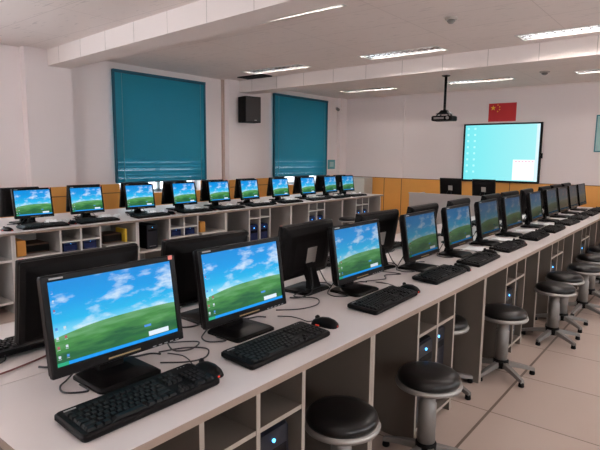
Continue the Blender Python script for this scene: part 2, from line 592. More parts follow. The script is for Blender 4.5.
# wood dado with vertical joints
DZ = 0.955
d = MB(); d.use(M['dado']); d.box(XF - .03, XF, YR, YW, 0.0, DZ)
d.use(M['dado_line']); d.box(XF - .038, XF, YR, YW, DZ, DZ + .012)
for y in (6.05, 5.60, 4.4, 3.2, 2.0, .8, -.4):
    d.box(XF - .0325, XF - .029, y - .008, y + .008, 0.0, DZ)
struct(d.build('trim_2'))
d = MB()
for a, b in ((XB, -.8), (1.6, 3.12), (3.74, 4.50), (6.14, 6.70), (7.42, 8.13), (9.84, 10.42)):
    d.use(M['dado']); d.box(a, b, YW - .03, YW, 0, 0.985)
    d.use(M['dado_line']); d.box(a, b, YW - .034, YW - .03, .845, .857)
for a, b, dd in ((3.12, 3.74, .14), (6.70, 7.42, .16)):
    d.use(M['dado']); d.box(a - .01, b + .01, YW - dd - .03, YW - dd, 0, 0.985)
    d.use(M['dado_line']); d.box(a, b, YW - dd - .034, YW - dd - .03, .845, .857)
for a, b in ((4.50, 6.14), (8.13, 9.84)):
    d.use(M['dado']); d.box(a, b, YW - .03, YW, 0, 0.815)
struct(d.build('trim_3'))
struct(box_obj('baseboard_front', M['dado_line'], XF - .045, XF - .03, YR, YW, 0, .08))
struct(box_obj('trim_4', mat('pipe_paint', (0.50, 0.36, 0.30), .6), 6.66, 6.70, YW - .05, YW, .985, ZC))


# ------------------------------------------------------------------ blinds
def blind(x0, x1, label):
    root = empty('window_blind', ((x0 + x1) / 2, YW - .06, 1.0))
    tag(root, label, 'blind', 'teal blinds on the window wall')
    hw = (x1 - x0) / 2
    b = MB(); b.use(M['blind_edge']); b.box(-hw, hw, -.03, .03, 1.67, 1.715, .004)
    b.build('head_rail', root)
    s = MB(); s.use(M['blind'])
    n = 66
    for k in range(n):
        z = 0.03 + k * (1.655 / n)
        # slats hang closed; the lowest few are tipped partly open
        a = R(84) if z > .42 else R(84 - 42 * min(1, (.42 - z) / .10) * (0.55 + .45 * ((k * 7) % 5) / 4))
        mt = Matrix.Translation((0, 0, z)) @ Matrix.Rotation(a, 4, 'X')
        s.box(-hw + .01, hw - .01, -.0155, .0155, -.0006, .0006, mtx=mt)
    s.build('slats', root)
    r = MB(); r.use(M['blind_edge']); r.box(-hw + .005, hw - .005, -.014, .014, -.002, .016, .003)
    r.build('bottom_rail', root)
    for sx in (-hw + .14, hw - .12):
        c = MB(); c.use(M['cord']); c.tube([(sx, -.022, 0.0), (sx, -.022, 1.68)], .004, 6)
        c.build('ladder_cord', root)
    for sx in (-hw + .012, hw - .012):
        c = MB(); c.use(M['blind_edge']); c.box(sx - .014, sx + .014, -.02, .02, .01, 1.68)
        c.build('side_channel', root)
    return root


blind(*BL1, 'wide teal window blind left of the wall loudspeaker')
blind(*BL2, 'teal window blind right of the wall loudspeaker, near the room corner')


# ------------------------------------------------------------------ ceiling lamps
def lamp(x, y0, y1, label):
    """recessed: reflector tray and two tubes above the ceiling face, a mirror louvre below them"""
    L_ = abs(y1 - y0)
    root = empty('ceiling_lamp', (x, (y0 + y1) / 2, ZC))
    tag(root, label, 'ceiling light', 'recessed louvred ceiling lights')
    h = L_ / 2; W = LW
    b = MB(); b.use(M['lamp_housing'])
    b.box(-W - .018, -W + .004, -h - .018, h + .018, -.006, -.0005); b.box(W - .004, W + .018, -h - .018, h + .018, -.006, -.0005)
    b.box(-W, W, -h - .018, -h + .004, -.006, -.0005); b.box(-W, W, h - .004, h + .018, -.006, -.0005)
    b.build('rim', root)
    b = MB(); b.use(M['tray'])
    b.box(-W, W, -h, h, .112, .118)
    b.box(-W + .0005, -W + .003, -h, h, .0, .112); b.box(W - .003, W - .0005, -h, h, .0, .112)
    b.box(-W, W, -h + .0005, -h + .003, .0, .112); b.box(-W, W, h - .003, h - .0005, .0, .112)
    b.build('reflector_tray', root)
    g = MB(); g.use(M['louver'])
    n = 13
    for k in range(1, n):
        y = -h + 2 * h * k / n
        g.hull_rings([[(-W + .004, y - .006, .046), (-W + .004, y + .006, .046), (-W + .004, y + .001, .003), (-W + .004, y - .001, .003)],
                      [(W - .004, y - .006, .046), (W - .004, y + .006, .046), (W - .004, y + .001, .003), (W - .004, y - .001, .003)]])
    for x_ in (-.05, .05):
        g.hull_rings([[(x_ - .007, -h + .004, .036), (x_ + .007, -h + .004, .036), (x_ + .0012, -h + .004, .003), (x_ - .0012, -h + .004, .003)],
                      [(x_ - .007, h - .004, .036), (x_ + .007, h - .004, .036), (x_ + .0012, h - .004, .003), (x_ - .0012, h - .004, .003)]])
    g.build('louver', root)
    for sx in (-.085, .085):
        t = MB(); t.use(M['tube'] if x > 2 else M['tube_near']); t.tube([(sx, -h + .03, .070), (sx, h - .03, .070)], .013, 10)
        t.build('tube', root)
    return root


LL = {(1.0, -.2): 'ceiling light directly above the near end of the island',
      (1.0, 2.8): 'ceiling light behind the camera side of the nearer beam',
      (3.95, -.2): 'ceiling light above the middle stools of the aisle',
      (3.95, 2.8): 'long white ceiling light just beyond the nearer beam, seen almost edge-on',
      (6.38, 5.07): 'louvred ceiling light beside the dark air vent near the loudspeaker',
      (6.38, 2.85): 'louvred ceiling light before the farther beam, above the projector side',
      (6.38, .75): 'louvred ceiling light before the farther beam, cut by the frame edge',
      (9.41, 5.2): 'louvred ceiling light beyond the farther beam, closest to the window corner',
      (9.41, 2.90): 'louvred ceiling light beyond the farther beam, behind the projector pole',
      (9.41, .75): 'thin bright ceiling light beyond the farther beam, beside the flag side detector'}
for lx in LAMPS:
    for (q0, q1) in LAMPS[lx]:
        lamp(lx, q0, q1, LL[(lx, q0)])

v = empty('air_vent', (6.72, 6.45, ZC)); tag(v, 'dark rectangular air vent grille in the ceiling above the loudspeaker', 'vent')
b = MB(); b.use(M['vent']); b.box(-.12, .12, -.30, .30, -.012, -.001); b.build('vent_tray', v)
b = MB(); b.use(M['black'])
for k in range(8):
    y = -.27 + k * .077
    b.box(-.115, .115, y - .004, y + .004, -.02, -.012)
b.box(-.125, -.115, -.30, .30, -.02, -.001); b.box(.115, .125, -.30, .30, -.02, -.001)
b.build('grille', v)


def detector(x, y, s, label):
    e = empty('smoke_detector', (x, y, ZC)); tag(e, label, 'smoke detector', 'ceiling smoke detectors')
    b = MB(); b.use(M['detector']); b.lathe([(.062 * s, -.001), (.062 * s, -.012), (.052 * s, -.02)], 24); b.build('mounting_plate', e)
    b = MB(); b.use(M['grey_paint']); b.lathe([(.036 * s, -.02), (.040 * s, -.034), (.022 * s, -.052), (.008 * s, -.056)], 20); b.build('sensor_head', e)


detector(5.09, 2.19, 1.0, 'small round smoke detector on the ceiling between the two beams')
detector(9.03, 2.28, 1.25, 'small round smoke detector beyond the farther beam, above the flag side')

# ------------------------------------------------------------------ projector on its pole
pj = empty('ceiling_projector', (8.5, 3.70, ZC), 0)
tag(pj, 'black projector hanging from the ceiling on a long dark pole', 'projector')
b = MB(); b.use(M['black']); b.lathe([(.07, -.001), (.07, -.015), (.03, -.03)], 20); b.build('ceiling_plate', pj)
b = MB(); b.use(M['black']); b.tube([(0, 0, -.02), (0, 0, -.60)], .022, 14); b.build('pole', pj)
b = MB(); b.use(M['black'])
b.hull_rings([rr_ring(.10, .10, -.58, .02), rr_ring(.14, .16, -.62, .02), rr_ring(.20, .26, -.645, .02)])
for sx in (-.08, .08):
    for sy in (-.11, .11):
        b.tube([(sx * .7, sy * .7, -.63), (sx, sy, -.68)], .010, 6)
b.build('mounting_bracket', pj)
b = MB(); b.use(M['black'])
b.hull_rings([rr_ring(.24, .34, -.675, .03), rr_ring(.27, .37, -.69, .04), rr_ring(.27, .37, -.745, .04), rr_ring(.25, .35, -.76, .03)])
pb = b.build('projector_body', pj)
b = MB(); b.use(M['grey_paint']); b.box(-.13, -.138, -.05, .13, -.735, -.70, .001); b.build('connector_panel', pb)
b = MB(); b.use(M['grey_mark']); b.tube([(-.125, -.115, -.718), (-.15, -.115, -.718)], .026, 16); b.build('fan_outlet', pb)
b = MB(); b.use(M['lens']); b.tube([(.125, .08, -.715), (.16, .08, -.715)], .03, 16); b.build('lens', pb)

# ------------------------------------------------------------------ interactive board, flag, posters
wb = empty('interactive_whiteboard', (XF - .04, 3.42, 1.545))
tag(wb, 'large dark framed board showing a bright cyan desktop on the front wall', 'whiteboard')
W2, H2 = .765, .59
b = MB(); b.use(M['black'])
for y0, y1, z0, z1 in ((-W2, -W2 + .035, -H2, H2), (W2 - .035, W2, -H2, H2), (-W2, W2, -H2, -H2 + .04), (-W2, W2, H2 - .03, H2)):
    b.box(-.025, .036, y0, y1, z0, z1, .004)
b.build('frame', wb)
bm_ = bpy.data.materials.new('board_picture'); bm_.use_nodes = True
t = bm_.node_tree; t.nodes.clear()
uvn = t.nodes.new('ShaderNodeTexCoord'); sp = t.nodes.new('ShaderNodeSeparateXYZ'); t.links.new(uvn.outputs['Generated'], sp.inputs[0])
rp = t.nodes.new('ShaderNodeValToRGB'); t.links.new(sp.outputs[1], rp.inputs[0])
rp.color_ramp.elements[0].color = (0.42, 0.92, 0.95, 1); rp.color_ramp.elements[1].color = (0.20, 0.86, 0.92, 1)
em = t.nodes.new('ShaderNodeEmission'); t.links.new(rp.outputs[0], em.inputs[0]); em.inputs[1].default_value = 0.80  # projector's light on the board painted in as emission
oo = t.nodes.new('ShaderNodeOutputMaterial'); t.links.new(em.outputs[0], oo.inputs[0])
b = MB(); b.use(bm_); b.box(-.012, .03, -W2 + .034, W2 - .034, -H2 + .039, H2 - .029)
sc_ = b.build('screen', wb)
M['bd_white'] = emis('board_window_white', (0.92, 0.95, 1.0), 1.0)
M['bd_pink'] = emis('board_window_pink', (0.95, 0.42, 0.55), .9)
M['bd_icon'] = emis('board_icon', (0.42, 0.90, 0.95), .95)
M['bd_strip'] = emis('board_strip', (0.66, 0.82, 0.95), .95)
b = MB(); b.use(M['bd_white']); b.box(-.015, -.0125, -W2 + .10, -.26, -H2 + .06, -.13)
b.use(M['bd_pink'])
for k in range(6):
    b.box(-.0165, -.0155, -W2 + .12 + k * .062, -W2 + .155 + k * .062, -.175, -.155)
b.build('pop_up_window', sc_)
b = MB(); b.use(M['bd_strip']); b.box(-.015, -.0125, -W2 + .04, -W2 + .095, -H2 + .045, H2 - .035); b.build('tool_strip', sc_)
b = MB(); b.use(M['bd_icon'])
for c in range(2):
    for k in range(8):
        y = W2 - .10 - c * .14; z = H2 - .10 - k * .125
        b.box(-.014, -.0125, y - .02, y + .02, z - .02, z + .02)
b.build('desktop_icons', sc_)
b = MB(); b.use(M['black']); b.box(-.03, .02, -W2 - .03, -W2 + .002, -.10, .0, .005); b.build('pen_holder', wb)

fl = empty('wall_flag', (XF - .008, 3.44, 2.35)); tag(fl, 'small red flag with yellow stars above the board', 'flag')
b = MB(); b.use(M['red'])
nx = 12
for k in range(nx):
    y0 = .27 - .54 * k / nx; y1 = .27 - .54 * (k + 1) / nx
    w0 = .003 * math.sin(k * 1.1); w1 = .003 * math.sin((k + 1) * 1.1)
    b.hull_rings([[(-.004 + w0, y0, -.18), (0.0 + w0, y0, -.18), (0.0 + w0, y0, .18), (-.004 + w0, y0, .18)],
                  [(-.004 + w1, y1, -.18), (0.0 + w1, y1, -.18), (0.0 + w1, y1, .18), (-.004 + w1, y1, .18)]])
b.build('cloth', fl)


def star(mb, y, z, r, rot=0.0, x=-.0095):
    f = []
    for k in range(10):
        a = R(90 + rot + 36 * k); q = r if k % 2 == 0 else r * .39
        f.append((y + q * math.cos(a), z + q * math.sin(a)))
    mb.hull_rings([[(x, p[0], p[1]) for p in f], [(x + .002, p[0], p[1]) for p in f]])


b = MB(); b.use(M['yellow']); star(b, .18, .09, .055); b.build('large_star', fl)
for (y, z, rt) in ((.09, .144, 20), (.054, .108, 45), (.054, .054, 0), (.09, .018, 20)):
    b = MB(); b.use(M['yellow']); star(b, y, z, .018, rt); b.build('small_star', fl)

po = empty('wall_poster', (XF - .006, 1.36, 1.90)); tag(po, 'pale teal poster on the front wall at the right frame edge', 'poster')
b = MB(); b.use(M['teal_frame']); b.box(-.010, 0, -.41, .41, -.33, .33); b.build('rim', po)
b = MB(); b.use(M['poster']); b.box(-.013, -.0101, -.39, .39, -.31, .31); b.build('sheet', po)
no = empty('wall_notice', (10.23, YW - .112, 1.25)); tag(no, 'small teal notice on the wall between the farther blind and the corner', 'notice')
b = MB(); b.use(M['notice']); b.box(-.14, .14, -.005, .01, -.11, .11); b.build('backing', no)
b = MB(); b.use(M['poster']); b.box(-.08, .08, -.008, -.0051, -.06, .06); b.build('sheet', no)
for o_ in (no,):
    o_.location.x = 10.20; o_.location.y = YW - .011
cv = empty('security_camera', (10.36, YW - .002, 2.60)); tag(cv, 'small dark security camera high up in the room corner', 'camera')
b = MB(); b.use(M['detector']); b.lathe([(.03, 0), (.03, .02)], 16, (0, -.03, -.01)); b.box(-.015, .015, -.05, 0, -.01, .01, .002); b.build('bracket', cv)
b = MB(); b.use(M['grey_paint']); b.tube([(0, -.03, -.03), (-.07, -.12, -.06)], .035, 14); b.build('camera_body', cv)

# loudspeaker
sp_ = empty('wall_loudspeaker', (7.04, YW - .16, 2.05)); tag(sp_, 'black box loudspeaker mounted high on the pillar between the two blinds', 'loudspeaker')
b = MB(); b.use(M['grey_paint']); b.box(-.05, .05, -.06, 0, .17, .30, .004); b.build('wall_bracket', sp_)
b = MB(); b.use(M['black'])
mt = Matrix.Translation((0, -.20, 0)) @ Matrix.Rotation(R(-14), 4, 'Z')
b.box(-.17, .17, -.13, .13, 0, .47, .008, mtx=mt); b.build('speaker_box', sp_)
b = MB(); b.use(M['vent']); b.box(-.155, .155, -.142, -.131, .015, .455, .004, mtx=mt); b.build('grille_cloth', sp_)
b = MB(); b.use(M['grey_mark']); b.box(.02, .07, -.1445, -.1425, .035, .05, mtx=mt); b.build('badge', sp_)


# ------------------------------------------------------------------ computer monitor (faces -Y, origin on the desk)
def make_monitor():
    root = empty('computer_monitor')
    TILT = Matrix.Translation((0, -.05, .074)) @ Matrix.Rotation(R(-9), 4, 'X')
    w, h = .447, .290
    # bezel with a hollow face
    b = MB(); b.use(M['black_gloss'])
    sl, st, sb = .019, .019, .030
    b.box(-w / 2, -w / 2 + sl, 0, .022, 0, h, .004)
    b.box(w / 2 - sl, w / 2, 0, .022, 0, h, .004)
    b.box(-w / 2 + .002, w / 2 - .002, 0, .022, 0, sb, .004)
    b.box(-w / 2 + .002, w / 2 - .002, 0, .022, h - st, h, .004)
    bz = b.build('bezel', root, mtx=TILT)
    b = MB(); b.use(M['grey_mark']); b.box(-w / 2 + .022, -w / 2 + .062, -.0008, .0004, h - .013, h - .008); b.build('brand_mark', bz, mtx=TILT)
    b = MB(); b.use(M['gold_mark']); b.box(-.055, .055, -.0008, .0004, .010, .0145); b.build('model_print', bz, mtx=TILT)
    b = MB(); b.use(M['grey_mark'])
    for k in range(5):
        b.box(.10 + k * .022, .112 + k * .022, -.0012, .0004, .004, .007)
    b.build('control_buttons', bz, mtx=TILT)
    # screen
    b = MB(); b.use(SCR['vivid'])
    x0, x1, z0, z1 = -w / 2 + sl - .001, w / 2 - sl + .001, sb - .001, h - st + .001
    b.quad([(x0, .005, z0), (x1, .005, z0), (x1, .005, z1), (x0, .005, z1)])
    scn = b.build('screen', root, mtx=TILT)
    b = MB()
    y = .0043
    th = (z1 - z0) * .045

    def q(m, a0, a1, c0, c1, yy=y):
        b.use(m); b.quad([(a0, yy, c0), (a1, yy, c0), (a1, yy, c1), (a0, yy, c1)])
    q(M['task'], x0, x1, z0, z0 + th)
    q(M['task_g'], x0, x0 + .034, z0, z0 + th, y - .0003)
    q(M['popup'], x1 - .112, x1 - .036, z0 + th + .002, z0 + th + .017)
    q(M['icon_b'], x1 - .125, x1 - .100, z0 + .045, z0 + .052)
    b.build('taskbar', scn, mtx=TILT)
    b = MB()
    rnd = random.Random(3)
    for c in range(2):
        for k in range(8 if c == 0 else 4):
            zz = z0 + .024 + k * .0268
            if c == 0 and k in (4,):
                continue
            xx = x0 + .010 + c * .024
            mk = [M['icon_a'], M['icon_b'], M['icon_a'], M['icon_c']][(k * 3 + c) % 4]
            s_ = .0036 if k < 4 else .0026
            b.use(mk)
            b.quad([(xx - s_, y, zz), (xx + s_, y, zz), (xx + s_, y, zz + 2 * s_), (xx - s_, y, zz + 2 * s_)])
            b.use(M['icon_a'])
            b.quad([(xx - s_ * 1.3, y, zz - .0038), (xx + s_ * 1.3, y, zz - .0038), (xx + s_ * 1.3, y, zz - .0026), (xx - s_ * 1.3, y, zz - .0026)])
    b.build('desktop_icons', scn, mtx=TILT)
    # rear shell: swelling backwards with a ledge near the top
    b = MB(); b.use(M['black'])
    cz = h / 2
    b.hull_rings([rr_ring_xz(w - .004, h - .004, .012, .008, 0, cz), rr_ring_xz(w - .004, h - .004, .030, .010, 0, cz),
                  rr_ring_xz(w - .030, h - .030, .044, .014, 0, cz), rr_ring_xz(w - .10, h - .085, .055, .02, 0, cz - .006),
                  rr_ring_xz(w - .17, h - .15, .060, .02, 0, cz - .012)])
    sh = b.build('rear_shell', root, mtx=TILT)
    b = MB(); b.use(M['vent'])
    for k in range(16):
        x = -.15 + k * .02
        b.box(x, x + .011, .0415, .0445, h - .036, h - .026)
    b.build('vent_slots', sh, mtx=TILT)
    b = MB(); b.use(M['sticker']); b.box(-.055, .030, .0597, .0608, .080, .166); st_ = b.build('rating_sticker', sh, mtx=TILT)
    b = MB(); b.use(M['grey_mark'])
    for k in range(4):
        b.box(-.045, .018 - .01 * (k % 2), .0604, .0611, .104 + k * .014, .107 + k * .014)
    b.build('sticker_print', sh, mtx=TILT)
    # stand
    b = MB(); b.use(M['black'])
    b.hull_rings([[(-.045, .035, .012), (.045, .035, .012), (.045, .072, .012), (-.045, .072, .012)],
                  [(-.038, .030, .06), (.038, .030, .06), (.038, .060, .06), (-.038, .060, .06)],
                  [(-.034, .000, .12), (.034, .000, .12), (.034, .040, .12), (-.034, .040, .12)],
                  [(-.030, -.005, .15), (.030, -.005, .15), (.030, .022, .15), (-.030, .022, .15)]])
    b.build('stand_neck', root)
    b = MB(); b.use(M['black_gloss'])
    b.hull_rings([rr_ring(.215, .182, .0005, .018, cy=.0), rr_ring(.215, .182, .008, .018, cy=.0), rr_ring(.200, .165, .014, .016, cy=.002), rr_ring(.11, .10, .020, .016, cy=.03)])
    b.build('stand_base', root)
    # cables drooping behind
    b = MB(); b.use(M['cable'])
    b.tube(curve_pts([(.03, .055, .13), (.05, .082, .06), (.07, .088, .018), (.125, .085, .0045), (.17, .07, .0045), (.19, .04, .0045)]), .0034, 6)
    b.build('video_cable', root)
    b = MB(); b.use(M['cable'])
    b.tube(curve_pts([(-.04, .055, .12), (-.06, .085, .05), (-.118, .086, .0045), (-.16, .05, .0045), (-.17, .00, .0045), (-.12, -.04, .0045), (-.115, .02, .0045)]), .003, 6)
    b.build('power_cable', root)
    return root


# ------------------------------------------------------------------ keyboard (origin centre, typing side -Y)
def make_keyboard():
    root = empty('computer_keyboard')
    W, D = .445, .158
    TI = Matrix.Translation((0, 0, .004)) @ Matrix.Rotation(R(3.5), 4, 'X')
    b = MB(); b.use(M['black'])
    b.hull_rings([rr_ring(W - .008, D - .008, 0.0, .012), rr_ring(W, D, .005, .014), rr_ring(W, D, .015, .014), rr_ring(W - .010, D - .010, .020, .012)])
    case = b.build('case', root, mtx=TI)
    ux = (W - .036) / 22.6

    def keys(name, lst):
        b = MB(); b.use(M['key'])
        for (u, v, wd, hh) in lst:
            x = -W / 2 + .018 + u * ux; y = D / 2 - .030 - v * .0192
            x1 = x + wd * ux - .003; y0 = y - hh * .0192 + .003
            mxx, myy = (x + x1) / 2, (y + y0) / 2
            a, c = (x1 - x), (y - y0)
            b.hull_rings([[(x, y0, .019), (x1, y0, .019), (x1, y, .019), (x, y, .019)],
                          [(mxx - a * .38, myy - c * .34, .0275), (mxx + a * .38, myy - c * .34, .0275), (mxx + a * .38, myy + c * .42, .0275), (mxx - a * .38, myy + c * .42, .0275)]])
        return b.build(name, root, mtx=TI)
    keys('function_keys', [(0, 0, 1, 1)] + [(2 + i + .5 * (i // 4), 0, 1, 1) for i in range(12)] + [(15.5 + i, 0, 1, 1) for i in range(3)])
    main = []
    main += [(i, 1.2, 1, 1) for i in range(13)] + [(13, 1.2, 2, 1)]
    main += [(0, 2.2, 1.5, 1)] + [(1.5 + i, 2.2, 1, 1) for i in range(12)] + [(13.5, 2.2, 1.5, 1)]
    main += [(0, 3.2, 1.8, 1)] + [(1.8 + i, 3.2, 1, 1) for i in range(11)] + [(12.8, 3.2, 2.2, 1)]
    main += [(0, 4.2, 2.3, 1)] + [(2.3 + i, 4.2, 1, 1) for i in range(10)] + [(12.3, 4.2, 2.7, 1)]
    main += [(0, 5.2, 1.4, 1), (1.4, 5.2, 1.1, 1), (2.5, 5.2, 1.3, 1), (3.8, 5.2, 6, 1), (9.8, 5.2, 1.3, 1), (11.1, 5.2, 1.2, 1), (12.3, 5.2, 1.2, 1), (13.5, 5.2, 1.5, 1)]
    keys('letter_keys', main)
    keys('navigation_keys', [(15.5 + i, 1.2 + j_, 1, 1) for i in range(3) for j_ in range(2)] + [(16.5, 4.2, 1, 1)] + [(15.5 + i, 5.2, 1, 1) for i in range(3)])
    keys('number_keys', [(18.9 + i, 1.2 + j_, 1, 1) for i in range(3) for j_ in range(4)] + [(18.9, 5.2, 2, 1), (20.9, 5.2, 1, 1), (21.8, 1.2, .9, 1), (21.8, 2.2, .9, 2), (21.8, 4.2, .9, 2)])
    b = MB(); b.use(M['grey_mark']); b.box(-W / 2 + .022, -W / 2 + .055, D / 2 - .019, D / 2 - .013, .0196, .0204); b.build('brand_print', case, mtx=TI)
    b = MB(); b.use(M['grey_mark'])
    for k in range(3):
        b.box(W / 2 - .06 + k * .012, W / 2 - .056 + k * .012, D / 2 - .018, D / 2 - .015, .0196, .0206)
    b.build('indicator_lights', case, mtx=TI)
    for sx in (-1, 1):
        b = MB(); b.use(M['black']); b.box(sx * .17 - .012, sx * .17 + .012, D / 2 - .022, D / 2 - .014, 0.0, .0085); b.build('tilt_foot', root)
    b = MB(); b.use(M['cable'])
    b.tube(curve_pts([(.02, D / 2 - .006, .017), (.03, D / 2 + .02, .008), (.07, D / 2 + .030, .004), (.13, D / 2 + .034, .004), (.20, D / 2 + .03, .004)]), .0026, 6)
    b.build('cord', root)
    return root


def make_mouse():
    root = empty('computer_mouse')
    b = MB(); b.use(M['black_gloss'])
    rings = []
    for (y, hw, hh) in ((-.058, .012, .010), (-.052, .024, .020), (-.038, .030, .030), (-.012, .032, .036), (.016, .030, .034), (.040, .028, .026), (.054, .022, .017), (.060, .010, .009)):
        rings.append([(hw * math.cos(R(a)), y, max(0.0008, .0015 + hh * math.sin(R(a))) if 0 < a < 180 else .0008) for a in range(-30, 211, 20)])
    b.hull_rings(rings, smooth=True)
    body = b.build('body', root)
    b = MB(); b.use(M['led_red']); b.box(-.0325, .0325, .012, .030, .004, .0095, .002); b.box(-.004, .004, -.0595, -.05, .004, .010, .001); b.build('red_glow_window', root)
    b = MB(); b.use(M['key']); b.tube([(-.004, .036, .030), (.004, .036, .030)], .010, 14); b.build('scroll_wheel', root)
    b = MB(); b.use(M['cable'])
    b.tube(curve_pts([(0, .058, .010), (-.002, .085, .004), (.012, .13, .004), (.015, .18, .004), (-.01, .23, .004)]), .0022, 6)
    b.build('cord', root)
    return root


def make_tower():
    root = empty('computer_tower')
    b = MB(); b.use(M['black']); b.box(-.085, .085, 0, .40, .008, .44, .004); b.build('case', root)
    b = MB(); b.use(M['dark_navy'])
    b.hull_rings([rr_ring_xz(.168, .426, .0, .01, 0, .224), rr_ring_xz(.160, .416, -.016, .016, 0, .224)])
    fp = b.build('front_panel', root)
    b = MB(); b.use(M['black_gloss']); b.box(-.07, .07, -.018, -.015, .325, .362, .001); b.build('disc_drive', fp)
    b = MB(); b.use(M['led_blue']); b.tube([(0, -.014, .395), (0, -.021, .395)], .0065, 12); b.build('power_light', fp)
    b = MB(); b.use(M['grey_mark']); b.box(-.05, .05, -.0185, -.0155, .05, .06); b.build('air_slot', fp)
    b = MB(); b.use(M['black'])
    for sx in (-.06, .06):
        for y in (.04, .36):
            b.lathe([(.012, 0), (.012, .009)], 12, (sx, y, 0))
    b.build('rubber_feet', root)
    return root


def make_stool(pale=False):
    root = empty('round_stool')
    b = MB(); b.use(M['vinyl'])
    r = .146
    b.lathe([(r - .02, .405), (r - .004, .412), (r, .425), (r - .004, .440), (r - .018, .452), (r - .05, .459), (.04, .462), (.002, .462)], 40)
    b.build('seat', root)
    b = MB(); b.use(M['steel'])
    b.lathe([(r - .015, .388), (r + .005, .390), (r + .009, .400), (r + .005, .411), (r - .015, .413)], 40)
    b.build('seat_rim', root)
    b = MB(); b.use(M['grey_paint'])
    b.lathe([(.042, .10), (.042, .30), (.036, .305), (.034, .38), (.075, .384), (.085, .390)], 24)
    b.build('column', root)
    b = MB(); b.use(M['black']); b.lathe([(.035, .045), (.050, .050), (.050, .10), (.044, .108)], 24); b.build('hub', root)
    for k in range(5):
        a = R(72 * k + 10)
        ca, sa = math.cos(a), math.sin(a)
        b = MB(); b.use(M['grey_paint'])
        nx_, ny_ = -sa, ca
        def sec(d, hw, z0, z1):
            return [(ca * d + nx_ * hw, sa * d + ny_ * hw, z0), (ca * d - nx_ * hw, sa * d - ny_ * hw, z0), (ca * d - nx_ * hw * .8, sa * d - ny_ * hw * .8, z1), (ca * d + nx_ * hw * .8, sa * d + ny_ * hw * .8, z1)]
        b.hull_rings([sec(.042, .019, .058, .092), sec(.14, .017, .044, .070), sec(.225, .014, .026, .046)])
        lg = b.build('leg', root)
        b = MB(); b.use(M['black']); b.lathe([(.017, .0), (.019, .006), (.016, .026), (.008, .034)], 14, (ca * .213, sa * .213, 0)); b.build('foot_glide', lg)
    return root


# desk unit: front at local y=0 (faces -Y), knee bay | two cubby columns | knee bay
def make_unit(L, k1, cub, k2, depth, mb, shelf=.56, low=None, extra=None):
    root = empty('desk_unit')
    t_ = .018; top = .725
    eb = M['band'] if mb is M['board'] else M['band_w']
    cols = [0, k1, k1 + cub, k1 + 2 * cub]

    def panel(name, x0, x1, y0, y1, z0, z1):
        b = MB(); b.use(mb); b.box(x0, x1, y0 + .001, y1, z0, z1)
        b.use(eb); b.box(x0, x1, y0, y0 + .001, z0, z1)
        return b.build(name, root)
    for x in (0.0, L - t_):
        panel('side_panel', x, x + t_, 0, depth, 0, top)
    for x in cols[1:]:
        panel('divider', x - t_ / 2, x + t_ / 2, 0.004, depth - .02, 0, top - .0005)
    b = MB(); b.use(mb); b.box(t_ + .0005, L - t_ - .0005, depth - .018, depth - .002, .0, top - .0005); b.build('back_panel', root)
    for i in (0, 1):
        xa, xb = cols[1 + i] + t_ / 2 + .0005, cols[2 + i] - t_ / 2 - .0005
        panel('cubby_shelf', xa, xb, .006, depth - .02, shelf - .008, shelf + .008)
        fz = .49 if low else .06
        panel('cubby_floor', xa, xb, .006, depth - .02, fz - .008, fz + .008)
    if low:
        for (a, c, z) in low:
            panel('bay_shelf', a, c, .003, depth - .02, z - .010, z + .010)
    return root


ORD = ['nearest', 'second', 'third', 'fourth', 'fifth', 'sixth', 'seventh', 'eighth', 'ninth', 'tenth', 'eleventh', 'farthest']


def worktop(name_label, x0, x1, y0, y1, group, front=None):
    root = empty('desk_worktop', (x0, y0, .726))
    tag(root, name_label, 'worktop', group)
    b = MB(); b.use(M['laminate']); b.box(0.0, x1 - x0, 0.0, y1 - y0, .001, .024, .001)
    b.build('top_board', root)
    b = MB(); b.use(M['edge'])
    if front in ('-', 'both'):
        b.box(-.001, x1 - x0 + .001, -.002, -.0002, .0005, .0225)
    if front == '+':
        b.box(-.001, x1 - x0 + .001, y1 - y0 + .0002, y1 - y0 + .002, .0005, .0225)
    b.box(-.003, -.0002, 0.0, y1 - y0, .0005, .0225); b.box(x1 - x0 + .0002, x1 - x0 + .003, 0.0, y1 - y0, .0005, .0225)
    b.build('edge_band', root)
    return root


# ------------------------------------------------------------------ island desk
IY = 1.03       # aisle edge of the island
IX0, IX1 = 0.47, 8.45
worktop('pale worktop along the aisle half of the long island', IX0, IX1, IY, IY + .598, 'worktops', '-')
worktop('pale worktop along the far half of the long island, behind the seam', IX0, IX1, IY + .602, IY + 1.20, 'worktops', '+')
IB = [.52, 1.845, 3.22, 4.49, 5.80, 7.10, 8.40]
units = []
proto = None
for i in range(6):
    L_ = IB[i + 1] - IB[i]
    k1 = .385 if i == 0 else .45
    cubw = .235 if i == 0 else .225
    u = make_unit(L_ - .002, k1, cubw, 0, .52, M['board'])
    u.location = (IB[i], IY + .045, 0)
    tag(u, '%s wooden storage unit under the aisle side of the island worktop' % (ORD[i] if i < 5 else 'farthest'), 'desk unit', 'units under the island worktop')
    if i in (0,):
        pass
    units.append(u)
    v_ = copy_tree(u)
    v_.rotation_euler = (0, 0, math.pi)
    v_.location = (IB[i] + L_ - .002, IY + 1.155, 0)
    tag(v_, '%s storage unit under the far half of the island, backing onto the aisle units' % (ORD[i] if i < 5 else 'farthest'), 'desk unit', 'units under the island worktop')

mon = make_monitor()
used = {'m': False, 'k': False, 'o': False, 't': False, 's': False}
kb = make_keyboard(); mouse = make_mouse(); tower = make_tower(); stool = make_stool()
PRO = {'m': mon, 'k': kb, 'o': mouse, 't': tower, 's': stool}


